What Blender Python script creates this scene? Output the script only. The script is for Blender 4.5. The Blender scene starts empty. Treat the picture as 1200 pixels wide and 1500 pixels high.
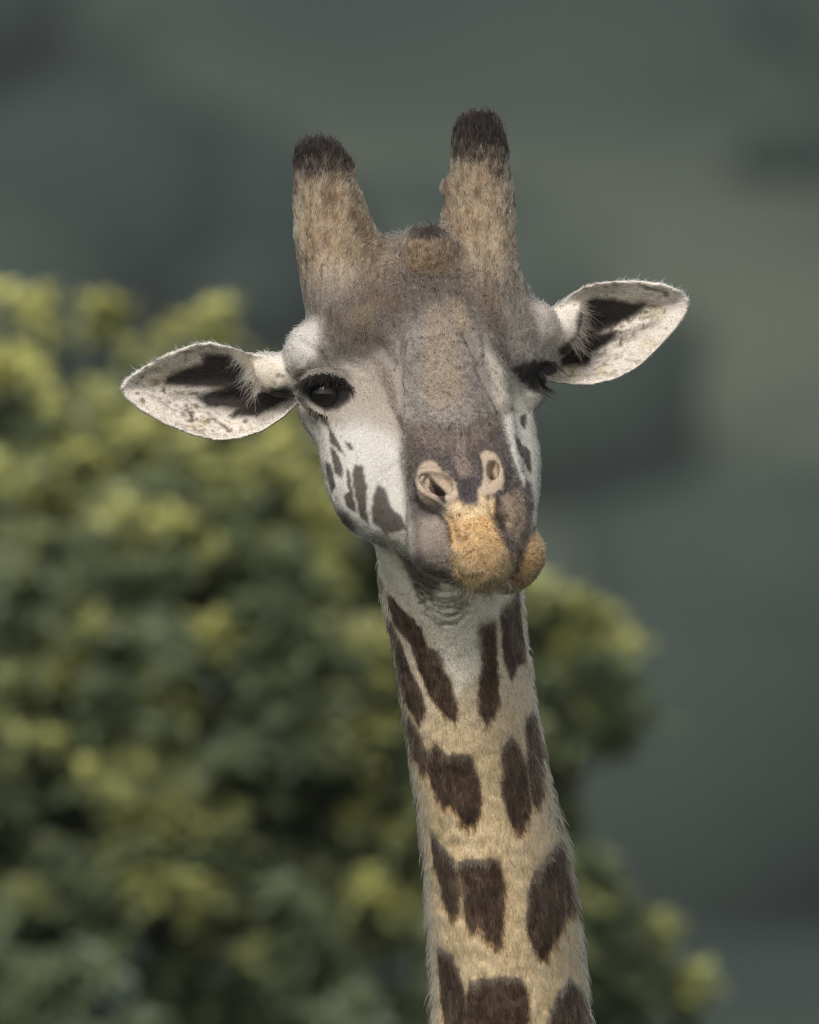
import bpy, math, random
import numpy as np
from math import radians as R

# ------------------------------------------------------------------ camera, sky, sun, exposure
S = 0.0008            # metres per photo pixel at the giraffe's distance
DIST = 16.0           # camera to giraffe
ZC = 4.0              # camera height
scene = bpy.context.scene
col = scene.collection
cam = bpy.data.cameras.new('camera')
camo = bpy.data.objects.new('camera', cam); col.objects.link(camo)
camo.location = (0, -DIST, ZC); camo.rotation_euler = (R(90), 0, 0)
cam.sensor_fit = 'HORIZONTAL'; cam.sensor_width = 36.0
cam.lens = 36.0 * DIST / (1200 * S)
cam.clip_start = 0.5; cam.clip_end = 6000
cam.dof.use_dof = True; cam.dof.focus_distance = DIST - 0.10; cam.dof.aperture_fstop = 7.5
scene.camera = camo

SUN_EL, SUN_AZ = 44.0, 200.0    # azimuth measured from +Y clockwise seen from above
world = bpy.data.worlds.new('World'); scene.world = world; world.use_nodes = True
wn = world.node_tree; wn.nodes.clear()
wo = wn.nodes.new('ShaderNodeOutputWorld'); wb = wn.nodes.new('ShaderNodeBackground')
sk = wn.nodes.new('ShaderNodeTexSky'); sk.sky_type = 'NISHITA'; sk.sun_disc = False
sk.sun_elevation = R(SUN_EL); sk.sun_rotation = R(SUN_AZ)
sk.air_density = 1.0; sk.dust_density = 4.0; sk.ozone_density = 1.0
hs = wn.nodes.new('ShaderNodeHueSaturation'); hs.inputs['Saturation'].default_value = 0.15   # overcast sky: almost grey
wn.links.new(sk.outputs[0], hs.inputs['Color']); wn.links.new(hs.outputs[0], wb.inputs['Color'])
wb.inputs['Strength'].default_value = 0.10
wn.links.new(wb.outputs[0], wo.inputs['Surface'])
sun = bpy.data.lights.new('sun', 'SUN'); sun.energy = 1.5; sun.angle = R(20); sun.color = (1.0, 0.95, 0.88)
suno = bpy.data.objects.new('sun', sun); col.objects.link(suno)
suno.rotation_euler = (R(90 - SUN_EL), 0, R(180 - SUN_AZ)); suno.location = (0, -4, 12)
scene.view_settings.view_transform = 'Standard'; scene.view_settings.look = 'None'
scene.view_settings.gamma = 1.0; scene.view_settings.use_curve_mapping = False
scene.view_settings.exposure = 0.58
scene.render.engine = 'CYCLES'
scene.cycles.use_denoising = True
scene.cycles.filter_width = 1.0
scene.cycles.max_bounces = 8
scene.cycles.volume_step_rate = 4.0

FUR = True
rng = np.random.default_rng(11)
random.seed(5)
f32 = np.float32

# ------------------------------------------------------------------ small helpers
def lin(r, g, b, k=1.0):
    c = np.array([r, g, b], float) / 255.0
    return np.where(c <= 0.04045, c / 12.92, ((c + 0.055) / 1.055) ** 2.4) * k

def tag(o, label=None, cat=None, group=None, kind=None):
    if label: o['label'] = label
    if cat: o['category'] = cat
    if group: o['group'] = group
    if kind: o['kind'] = kind
    return o

def empty(name, loc):
    o = bpy.data.objects.new(name, None); col.objects.link(o); o.location = loc
    o.empty_display_size = 0.3
    return o

def mesh_obj(name, verts, faces, mat, parent=None, smooth=True, colors=None):
    """verts (n,3) world metres; faces (m,3) or (m,4) int array, or list of such arrays"""
    me = bpy.data.meshes.new(name)
    if isinstance(faces, np.ndarray): faces = [faces]
    faces = [np.asarray(f, np.int32) for f in faces if len(f)]
    verts = np.asarray(verts, f32)
    nl = sum(f.size for f in faces); npoly = sum(len(f) for f in faces)
    me.vertices.add(len(verts)); me.vertices.foreach_set('co', verts.ravel())
    me.loops.add(nl); me.polygons.add(npoly)
    me.loops.foreach_set('vertex_index', np.concatenate([f.ravel() for f in faces]))
    starts, s = [], 0
    for f in faces:
        starts.append(s + np.arange(len(f), dtype=np.int32) * f.shape[1]); s += f.size
    me.polygons.foreach_set('loop_start', np.concatenate(starts))
    if smooth: me.polygons.foreach_set('use_smooth', np.ones(npoly, bool))
    if colors is not None:
        a = me.attributes.new('coat', 'FLOAT_COLOR', 'POINT')
        c4 = np.ones((len(verts), 4), f32); c4[:, :3] = colors
        a.data.foreach_set('color', c4.ravel())
    me.update(calc_edges=True); me.validate()
    me.materials.append(mat)
    o = bpy.data.objects.new(name, me); col.objects.link(o)
    if parent:
        o.parent = parent; o.matrix_parent_inverse = parent.matrix_world.inverted() if False else o.matrix_parent_inverse
        o.location = -parent.location
    return o

def mat_new(name):
    m = bpy.data.materials.new(name); m.use_nodes = True
    return m, m.node_tree, m.node_tree.nodes['Principled BSDF']

def hash3(ix, iy, iz, seed):
    h = (ix.astype(np.int64) * 374761393 + iy.astype(np.int64) * 668265263 + iz.astype(np.int64) * 2147483647 + seed * 144665) & 0xffffffff
    h = ((h ^ (h >> 13)) * 1274126177) & 0xffffffff
    h = h ^ (h >> 16)
    return (h & 0xffff).astype(f32) / 65535.0

def vnoise(P, scale, seed=0):
    Q = P / scale; I = np.floor(Q).astype(np.int64); F = Q - I; F = F * F * (3 - 2 * F)
    out = 0
    for dx in (0, 1):
        for dy in (0, 1):
            for dz in (0, 1):
                w = (F[:, 0] if dx else 1 - F[:, 0]) * (F[:, 1] if dy else 1 - F[:, 1]) * (F[:, 2] if dz else 1 - F[:, 2])
                out = out + w * hash3(I[:, 0] + dx, I[:, 1] + dy, I[:, 2] + dz, seed)
    return out

def fbm(P, scale, seed=0, octv=3):
    a, s, t = 1.0, 0, 0
    for k in range(octv):
        s = s + a * vnoise(P, scale / 2 ** k, seed + k * 17); t += a; a *= 0.55
    return s / t

def sst(e0, e1, x):
    t = np.clip((x - e0) / (e1 - e0), 0, 1); return t * t * (3 - 2 * t)

def poly_sd(x, y, pts):
    """signed distance to a closed polygon (negative inside)"""
    p = np.asarray(pts, float); n = len(p)
    best = np.full(x.shape, 1e18); inside = np.zeros(x.shape, bool)
    j = n - 1
    for i in range(n):
        ax, ay = p[i]; bx, by = p[j]
        ex, ey = bx - ax, by - ay
        wx, wy = x - ax, y - ay
        t = np.clip((wx * ex + wy * ey) / (ex * ex + ey * ey + 1e-9), 0, 1)
        dx, dy = wx - ex * t, wy - ey * t
        best = np.minimum(best, dx * dx + dy * dy)
        cond = ((ay > y) != (by > y))
        xi = ax + (y - ay) * ex / (ey if abs(ey) > 1e-9 else 1e-9)
        inside ^= cond & (x < xi)
        j = i
    d = np.sqrt(best)
    return np.where(inside, -d, d)

# ------------------------------------------------------------------ giraffe: implicit surface
# model units: x = right, y = down, d = towards the camera, one unit = 0.8 mm;
# D() is the depth of a point lying c units off the sloping plane of the face.
def D(x, y, c=0.0):
    return 120 + (c + 0.74 * (y - 470) - 0.03 * (x - 630)) / 0.665

def smin(a, b, k):
    h = np.maximum(k - np.abs(a - b), 0) / k
    return np.minimum(a, b) - h * h * k * 0.25

def smax(a, b, k): return -smin(-a, -b, k)

def rc(P, a, b, ra, rb):
    a = np.asarray(a, f32); b = np.asarray(b, f32); e = b - a
    t = np.clip(((P - a) @ e) / (e @ e), 0, 1)
    q = P - a - t[:, None] * e
    return np.sqrt((q * q).sum(1)) - (ra + (rb - ra) * t)

def spline(pts, sub=3):
    A = np.array([list(a) + [r] for a, r in pts], float)
    if len(A) < 3: return pts
    E = np.vstack([2 * A[0] - A[1], A, 2 * A[-1] - A[-2]]); out = []
    for i in range(1, len(E) - 2):
        p0, p1, p2, p3 = E[i - 1:i + 3]
        for t in np.arange(sub) / sub:
            out.append(0.5 * (2 * p1 + (p2 - p0) * t + (2 * p0 - 5 * p1 + 4 * p2 - p3) * t * t + (3 * p1 - p0 - 3 * p2 + p3) * t ** 3))
    out.append(E[-2])
    return [(tuple(q[:3]), q[3]) for q in out]

def chain(P, pts, k=10, sub=3):
    pts = spline(pts, sub)
    k = min(k, 12)
    o = None
    for (a, ra), (b, rb) in zip(pts[:-1], pts[1:]):
        v = rc(P, a, b, ra, rb); o = v if o is None else smin(o, v, k)
    return o

def ell(P, c, r, M=None):
    q = P - np.asarray(c, f32)
    if M is not None: q = q @ np.asarray(M, f32).T
    r = np.asarray(r, f32)
    k0 = np.sqrt(((q / r) ** 2).sum(1)); k1 = np.sqrt(((q / (r * r)) ** 2).sum(1)) + 1e-9
    return k0 * (k0 - 1) / k1

def sph(P, c, r):
    q = P - np.asarray(c, f32); return np.sqrt((q * q).sum(1)) - r

# head frame: lateral, along the face, off the face
L_ = np.array([.975, -.115, -.17]); L_ /= np.linalg.norm(L_)
N_ = np.array([.03, -.74, .665]); N_ -= L_ * (N_ @ L_); N_ /= np.linalg.norm(N_)
F_ = np.cross(N_, L_); F_ = F_ if F_[1] > 0 else -F_
HM = np.stack([L_, F_, N_])

def H(x, y, c): return (x, y, D(x, y, c))

NY = np.array([500, 700, 800, 870, 950, 1050, 1150, 1250, 1350, 1450, 1500, 1700, 2000, 2400, 2900, 3300], float)
NX = np.array([625, 645, 652, 664, 675, 691, 707, 728, 739, 746, 751, 762, 775, 790, 800, 805], float)
NR = np.array([95, 98, 101, 106, 102, 101, 101, 107, 112, 115, 118, 132, 160, 205, 270, 320], float)
ND = np.array([-90, -55, -45, -45, -55, -75, -95, -118, -140, -165, -178, -235, -350, -560, -900, -1200], float)
NECK_ASP = 1.15
_yy = np.linspace(500, 3300, 281)
def _sm(a):
    v = np.interp(_yy, NY, a)
    for _ in range(6): v[1:-1] = 0.25 * v[:-2] + 0.5 * v[1:-1] + 0.25 * v[2:]
    return v
NX, NR, ND = _sm(NX), _sm(NR) - 4.5, _sm(ND); NY = _yy

def neck_sd(P):
    y = P[:, 1]
    cx = np.interp(y, NY, NX); r = np.interp(y, NY, NR); cd = np.interp(y, NY, ND)
    q = np.hypot(P[:, 0] - cx, (P[:, 2] - cd) / NECK_ASP) - r
    top = 470 - y
    return smax(q * 0.93, top, 60)

EAR_L = [(440, 520), (420, 520), (400, 523), (370, 518), (340, 508), (310, 500), (285, 503), (250, 515), (210, 536), (185, 553), (175, 567),
         (182, 583), (205, 602), (240, 622), (280, 638), (320, 647), (350, 643), (385, 632), (415, 612), (440, 588)]
EAR_R = [(800, 462), (815, 450), (835, 432), (855, 417), (885, 411), (930, 408), (975, 414), (1003, 425), (1013, 439), (1008, 460),
         (990, 485), (965, 512), (935, 540), (900, 557), (870, 563), (835, 563), (795, 557)]

def ear_sd(P, poly, cen, tip):
    x, y, d = P[:, 0], P[:, 1], P[:, 2]
    s = poly_sd(x, y, poly)
    ax = np.array(tip, float) - np.array(cen, float); ln = np.hypot(*ax[:2])
    t = ((x - cen[0]) * ax[0] + (y - cen[1]) * ax[1]) / ln ** 2          # 0 root, 1 tip
    v = (-(x - cen[0]) * ax[1] + (y - cen[1]) * ax[0]) / ln * (1 if ax[0] > 0 else -1)   # across, + is down
    inn = np.clip(-s, 0, 60)
    deep = 62 * (1 - np.exp(-inn / 26.0)) * np.clip(1.25 - t * 0.95, 0.2, 1.2)
    ridge = 9 * np.exp(-((v - 6) / 9.0) ** 2) * sst(0.10, .3, t) * (1 - sst(.62, .85, t))      # the cartilage rib inside the cup
    ridge = ridge + 6 * np.exp(-((v - 34) / 7.0) ** 2) * sst(0.05, .2, t) * (1 - sst(.4, .6, t))
    upper = 16 * sst(10, -45, v)                                           # upper margin curls forwards
    f = cen[2] + (tip[2] - cen[2]) * t - deep + ridge + upper
    shell = np.abs(d - f) * 0.62 - (4.2 + 3.0 * sst(0.35, 0.0, t))
    return smax(shell, s, 7)

def parts(P):
    """dictionary of signed distances, one for each region of the animal"""
    o = {}
    # horns
    o['hornL'] = chain(P, [((468, 224, -105), 26), ((471, 250, -95), 33), ((484, 315, -60), 48), ((510, 415, 0), 66), ((548, 480, 30), 80)], 20)
    o['hornL'] = smin(o['hornL'], sph(P, (504, 254, -92), 10), 20)
    o['hornL'] = smax(o['hornL'], 205 - P[:, 1] + (P[:, 0] - 470) * 0.06, 22)
    o['hornR'] = chain(P, [((702, 192, -140), 29), ((703, 228, -125), 34), ((703, 290, -90), 44), ((697, 400, -25), 59), ((690, 470, 15), 80)], 20)
    o['hornR'] = smin(o['hornR'], sph(P, (659, 276, -95), 8), 16)
    o['hornR'] = smax(o['hornR'], 162 - P[:, 1] + (P[:, 0] - 700) * -0.05, 22)
    # skull and face
    h = ell(P, H(630, 500, -118), (172, 175, 122), HM)
    h = smin(h, ell(P, (605, 425, -75), (120, 78, 100)), 40)
    h = smin(h, chain(P, [(H(632, 440, -62), 70), (H(630, 400, -8), 46), (H(629, 376, 22), 40)], 30), 46)
    h = smin(h, chain(P, [(H(644, 500, -78), 72), (H(668, 640, -84), 76), (H(688, 735, -88), 84)], 40), 46)   # bridge of the nose
    h = smin(h, chain(P, [(H(590, 500, -38), 34), (H(614, 600, -52), 30), (H(628, 680, -60), 30)], 20), 24)   # its left edge
    h = smin(h, chain(P, [(H(694, 495, -40), 30), (H(717, 600, -55), 28), (H(730, 670, -60), 26)], 20), 24)   # its right edge
    # orbital domes
    h = smin(h, chain(P, [(H(461, 517, -100), 44), (H(520, 505, -100), 55)], 20), 16)
    h = smin(h, chain(P, [(H(480, 596, -165), 42), (H(535, 610, -150), 60)], 20), 24)
    h = smin(h, chain(P, [(H(773, 486, -104), 49), (H(715, 490, -105), 55)], 20), 12)
    # cheeks and lower jaw
    h = smin(h, chain(P, [(H(532, 600, -160), 72), (H(548, 690, -165), 68), (H(556, 728, -168), 60)], 20), 34)
    h = smin(h, chain(P, [(H(730, 600, -170), 48), (H(739, 690, -168), 47), (H(738, 745, -166), 44)], 20), 30)
    h = smin(h, ell(P, H(640, 690, -190), (120, 110, 80), HM), 50)
    h = smin(h, chain(P, [(H(560, 735, -190), 50), (H(630, 775, -160), 48), (H(688, 800, -130), 48)], 20), 26)
    # muzzle, lips
    h = smin(h, ell(P, H(688, 764, -82), (92, 92, 84), HM), 30)
    h = smin(h, ell(P, H(640, 795, -80), (44, 46, 44)), 18)
    h = smin(h, ell(P, H(733, 765, -92), (40, 54, 44)), 18)
    h = smin(h, ell(P, H(703, 806, -78), (54, 58, 48)), 24)
    o['head'] = h
    o['chin'] = smin(chain(P, [(H(736, 832, -122), 30), (H(755, 818, -110), 31), (H(761, 803, -106), 28)], 20), chain(P, [(H(742, 834, -135), 28), (H(660, 815, -165), 36)], 20), 20)
    o['neck'] = neck_sd(P)
    thr = chain(P, [(H(600, 745, -235), 66), ((640, 800, 60), 72), ((655, 870, 0), 66)], 30)
    o['throat'] = thr
    o['earL'] = smin(ear_sd(P, EAR_L, (430, 560, -15), (175, 566, -5)),
                     chain(P, [((432, 550, -16), 30), ((404, 549, -8), 25), ((380, 541, -16), 17)], 20), 12)
    o['earR'] = smin(ear_sd(P, EAR_R, (805, 515, -80), (1013, 440, -65)),
                     chain(P, [((808, 495, -85), 32), ((828, 478, -76), 25), ((842, 458, -76), 14)], 20), 12)
    return o

EYE_L = np.array(H(481, 579, -113)); EYE_L_R = 29
EYE_R = np.array(H(772, 553, -150)); EYE_R_R = 28

def combine(P, o):
    s = o['head']
    s = smin(s, o['hornL'], 26); s = smin(s, o['hornR'], 26)
    s = smin(s, o['chin'], 15)
    t = smin(o['neck'], o['throat'], 60)
    s = smin(s, t, 26)
    s = smin(s, o['earL'], 14); s = smin(s, o['earR'], 14)
    # eyes: sockets with thick lids
    def lid(path, r):
        return chain(P, [((x, y, zc), r) for x, y, zc in path], 6)
    zl = EYE_L[2]
    s = smax(s, -sph(P, EYE_L + np.array([0, 0, 3]), EYE_L_R + 1.5), 8)
    s = smin(s, lid([(442, 572, zl + 2), (455, 557, zl + 20), (478, 549, zl + 27), (502, 556, zl + 24), (516, 576, zl + 18)], 9), 20)
    s = smin(s, lid([(444, 578, zl + 2), (456, 598, zl + 16), (478, 610, zl + 17), (500, 604, zl + 19), (516, 584, zl + 18)], 7), 18)
    zr = EYE_R[2]
    s = smax(s, -sph(P, EYE_R + np.array([3, 0, 0]), EYE_R_R + 1.5), 8)
    s = smin(s, lid([(752, 548, zr + 26), (768, 535, zr + 26), (788, 532, zr + 16), (806, 538, zr - 6)], 10), 18)
    s = smin(s, chain(P, [((762, 580, zr + 50), 20), ((771, 583, zr + 42), 20), ((783, 578, zr + 18), 13)], 8), 8)
    # nostrils: raised rims round slanted holes
    def ring(c, rx, ry, rot, tube, slit, up):
        cx, cy = c
        cen = np.array(H(cx, cy, up))
        q = (P - cen) @ HM.T.astype(f32)
        u = q[:, 0] * math.cos(rot) + q[:, 1] * math.sin(rot); v = -q[:, 0] * math.sin(rot) + q[:, 1] * math.cos(rot)
        w = q[:, 2]
        k = np.sqrt((u / rx) ** 2 + (v / ry) ** 2) + 1e-6
        e = (k - 1) * min(rx, ry)
        torus = np.sqrt(e * e + w * w) - tube
        hol = (np.sqrt((u / (rx * .86)) ** 2 + (v / (ry * .86)) ** 2 + (w / 15.0) ** 2) - 1) * min(rx, ry) * .7
        u2 = u - slit[0]; v2 = v - slit[1]
        sl = np.maximum((np.sqrt((u2 / slit[2]) ** 2 + (v2 / slit[3]) ** 2) - 1) * slit[2], np.abs(w) - 40)
        return torus, np.minimum(hol, sl)
    t1, h1 = ring((639, 711), 24, 33, -0.55, 5.0, (3, 2, 8, 19), -9)
    t2, h2 = ring((720, 694), 11, 27, 0.30, 5.5, (0, 2, 3.5, 14), -9)
    s = smin(s, t1, 14); s = smax(s, -h1, 5)
    s = smin(s, t2, 14); s = smax(s, -h2, 5)
    return s

def sdf(P): return combine(P, parts(P))

def chunks(fn, P, n=400000):
    return np.concatenate([fn(P[i:i + n]) for i in range(0, len(P), n)]) if len(P) else np.zeros(0, f32)

def surface_nets(fn, lo, hi, h, blk=6, safety=1.7):
    lo = np.asarray(lo, float)
    nb = np.ceil((np.asarray(hi, float) - lo) / (h * blk)).astype(int)
    ci = np.stack(np.meshgrid(*[np.arange(n) for n in nb], indexing='ij'), -1).reshape(-1, 3)
    cp = (lo + (ci + 0.5) * blk * h).astype(f32)
    cv = chunks(fn, cp)
    near = np.abs(cv) < blk * h * 0.87 * safety
    n = nb * blk + 1
    Fd = np.empty(n, f32)
    big = np.repeat(np.repeat(np.repeat(cv.reshape(nb), blk, 0), blk, 1), blk, 2)
    Fd[:-1, :-1, :-1] = big; Fd[-1] = 9; Fd[:, -1] = 9; Fd[:, :, -1] = 9
    del big
    act = ci[near] * blk
    loc = np.stack(np.meshgrid(*[np.arange(blk + 1)] * 3, indexing='ij'), -1).reshape(-1, 3)
    st = np.array([n[1] * n[2], n[2], 1])
    flat = np.unique(((act[:, None, :] + loc[None]) @ st).ravel())
    I = np.stack([flat // st[0], (flat // st[1]) % n[1], flat % n[2]], 1)
    Ff = Fd.ravel()
    Ff[flat] = chunks(fn, (lo + I * h).astype(f32))
    ok = (I < n - 1).all(1); flat = flat[ok]; I = I[ok]
    corner = np.array([(a, b, c) for a in (0, 1) for b in (0, 1) for c in (0, 1)])
    V = np.stack([Ff[flat + c @ st] for c in corner], 1)
    sg = V < 0; m = sg.any(1) & ~sg.all(1)
    flat, I, V, sg = flat[m], I[m], V[m], sg[m]
    acc = np.zeros((len(flat), 3)); cnt = np.zeros(len(flat))
    for a in range(8):
        for b in range(a + 1, 8):
            if np.abs(corner[a] - corner[b]).sum() != 1: continue
            x = sg[:, a] != sg[:, b]
            t = np.where(x, V[:, a] / np.where(x, V[:, a] - V[:, b], 1), 0)
            acc += np.where(x[:, None], corner[a] + t[:, None] * (corner[b] - corner[a]), 0); cnt += x
    vert = lo + (I + acc / cnt[:, None]) * h
    vid = np.full(Ff.size, -1, np.int32); vid[flat] = np.arange(len(flat))
    quads = []
    for ax in range(3):
        o1, o2 = [(1, 2), (2, 0), (0, 1)][ax]
        a = Ff[flat] < 0; b = Ff[flat + st[ax]] < 0
        m = (a != b) & (I[:, o1] > 0) & (I[:, o2] > 0)
        fl = flat[m]
        q = np.stack([vid[fl - st[o1] - st[o2]], vid[fl - st[o2]], vid[fl], vid[fl - st[o1]]], 1)
        q[~a[m]] = q[~a[m]][:, ::-1]
        quads.append(q[(q >= 0).all(1)])
    return vert, np.concatenate(quads)

def to_world(P):
    return np.stack([(P[:, 0] - 600) * S, -P[:, 2] * S, ZC - (P[:, 1] - 750) * S], 1)

GV, GQ = surface_nets(sdf, (150, 140, -430), (1040, 1580, 560), 2.8)
def laplacian(V, Q, n, lam=0.5):
    e = np.concatenate([Q[:, [0, 1]], Q[:, [1, 2]], Q[:, [2, 3]], Q[:, [3, 0]]]); e = np.concatenate([e, e[:, ::-1]])
    deg = np.bincount(e[:, 0], minlength=len(V)) + 1e-9
    for _ in range(n):
        av = np.stack([np.bincount(e[:, 0], V[e[:, 1], k], minlength=len(V)) for k in range(3)], 1) / deg[:, None]
        V = V + lam * (av - V)
    return V
GV = laplacian(GV, GQ, 2)

def vnormals(V, Q):
    fn_ = np.cross(V[Q[:, 2]] - V[Q[:, 0]], V[Q[:, 3]] - V[Q[:, 1]])
    N = np.zeros_like(V)
    for k in range(4):
        for j in range(3): N[:, j] += np.bincount(Q[:, k], fn_[:, j], minlength=len(V))
    return N / (np.linalg.norm(N, axis=1, keepdims=True) + 1e-9)
GN = vnormals(GV, GQ)
if ((GN * (GV - np.array([680, 1100, -90]))).sum(1)[GV[:, 1] > 1000]).mean() < 0:
    GN = -GN
    GQW = GQ
else:
    GQW = GQ[:, ::-1]        # world frame flips handedness

# ------------------------------------------------------------------ coat: colours, creases, hair
def Zm(ox, oy, k, pts): return [(ox + k * x, oy + k * y) for x, y in pts]
def z2(*p): return Zm(400, 450, .35, p)
def z5(*p): return Zm(560, 620, .21667, p)
def z6(*p): return Zm(520, 800, .31667, p)
def z7(*p): return Zm(560, 1120, .31667, p)
def z3(*p): return Zm(150, 450, .31667, p)
def z4(*p): return Zm(700, 380, .275, p)

def line_d(x, y, pts):
    best = np.full(x.shape, 1e18)
    for (ax, ay), (bx, by) in zip(pts[:-1], pts[1:]):
        ex, ey = bx - ax, by - ay
        t = np.clip(((x - ax) * ex + (y - ay) * ey) / (ex * ex + ey * ey + 1e-9), 0, 1)
        best = np.minimum(best, (x - ax - ex * t) ** 2 + (y - ay - ey * t) ** 2)
    return np.sqrt(best)

PART = ['head', 'neck', 'throat', 'chin', 'hornL', 'hornR', 'earL', 'earR']
def part_of(P):
    o = parts(P.astype(f32))
    A = np.stack([o[k] for k in PART], 1)
    A[:, PART.index('head')] -= 2
    A[:, 6:] -= 3
    return np.argmin(A, 1), A

def part_chunks(P, n=300000):
    r = [part_of(P[i:i + n]) for i in range(0, len(P), n)]
    return np.concatenate([a for a, b in r]), np.concatenate([b for a, b in r])

NECK_PATCHES = [
    z6((195, 215), (225, 235), (290, 330), (330, 370), (345, 470), (400, 500), (440, 620), (480, 760), (465, 820), (420, 790), (350, 690), (290, 560), (270, 450), (200, 350)),
    z6((148, 310), (190, 345), (225, 440), (255, 570), (308, 670), (332, 770), (295, 835), (246, 740), (212, 640), (180, 500)),
    z6((60, -10), (105, -5), (140, 95), (178, 185), (150, 215), (112, 160), (80, 70)),
    z6((218, 735), (288, 840), (340, 960), (325, 1050), (262, 950), (228, 860)),
    z6((540, 320), (630, 310), (645, 380), (665, 600), (665, 740), (610, 835), (575, 760), (570, 640), (585, 520), (560, 460), (535, 400)),
    z6((645, 150), (735, 150), (760, 300), (785, 450), (790, 545), (750, 560), (720, 620), (690, 540), (675, 420), (655, 330)),
    z6((815, 540), (850, 640), (840, 680), (815, 600)),
    [(622, 1110), (638, 1090), (655, 1105), (692, 1105), (703, 1150), (707, 1190), (695, 1212), (680, 1205), (662, 1180), (650, 1185), (632, 1150)],
    [(735, 1095), (752, 1078), (770, 1110), (775, 1150), (778, 1185), (762, 1222), (745, 1205), (735, 1150)],
    [(770, 1050), (782, 1040), (795, 1075), (797, 1130), (790, 1185), (780, 1180), (772, 1120)],
    z7((215, 280), (330, 440), (370, 560), (345, 720), (310, 700), (280, 600), (240, 460)),
    z7((350, 460), (420, 430), (550, 440), (570, 560), (570, 720), (550, 850), (480, 800), (440, 760), (415, 800), (380, 720), (370, 600)),
    z7((830, 330), (870, 450), (925, 560), (930, 680), (850, 720), (800, 830), (740, 910), (690, 850), (660, 720), (670, 600), (700, 500), (760, 420), (800, 380)),
    z7((400, 1010), (520, 990), (640, 980), (685, 1070), (670, 1200), (650, 1330), (560, 1400), (400, 1360), (380, 1150), (390, 1080)),
    z7((870, 1000), (940, 1080), (965, 1200), (960, 1380), (800, 1400), (755, 1300), (780, 1150), (820, 1060)),
    z7((255, 840), (330, 900), (370, 1000), (392, 1100), (380, 1280), (300, 1300), (270, 1050)),
    z7((905, 830), (935, 900), (940, 970), (920, 930)),
    z7((790, 180), (825, 230), (840, 300), (815, 330), (795, 260)),
]
_seeds = np.random.default_rng(3).uniform((-3.2, 0), (3.2, 5200), (150, 2))

def neck_uv(x, y, d):
    cx = np.interp(y, NY, NX); r = np.interp(y, NY, NR); cd = np.interp(y, NY, ND)
    return np.arctan2((x - cx) / r, (d - cd) / (r * NECK_ASP))

def neck_poly_uv(pts):
    p = np.array(pts, float); cx = np.interp(p[:, 1], NY, NX); r = np.interp(p[:, 1], NY, NR)
    u = np.arcsin(np.clip((p[:, 0] - cx) / r, -.995, .995))
    return np.stack([u * 108, p[:, 1]], 1)

TAN = lin(214, 190, 154); BROWN = lin(82, 66, 54)

def voro(u, y, seeds, asp):
    """distance gap between nearest and second nearest seed: dark islands, pale seams"""
    b1 = np.full(u.shape, 1e9); b2 = np.full(u.shape, 1e9)
    for su, sy in seeds:
        du = np.abs(u - su); du = np.minimum(du, 2 * np.pi - du)
        q = np.hypot(du * asp, (y - sy) * 0.75)
        m = q < b1
        b2 = np.where(m, b1, np.minimum(b2, q)); b1 = np.where(m, q, b1)
    return b2 - b1

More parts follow.
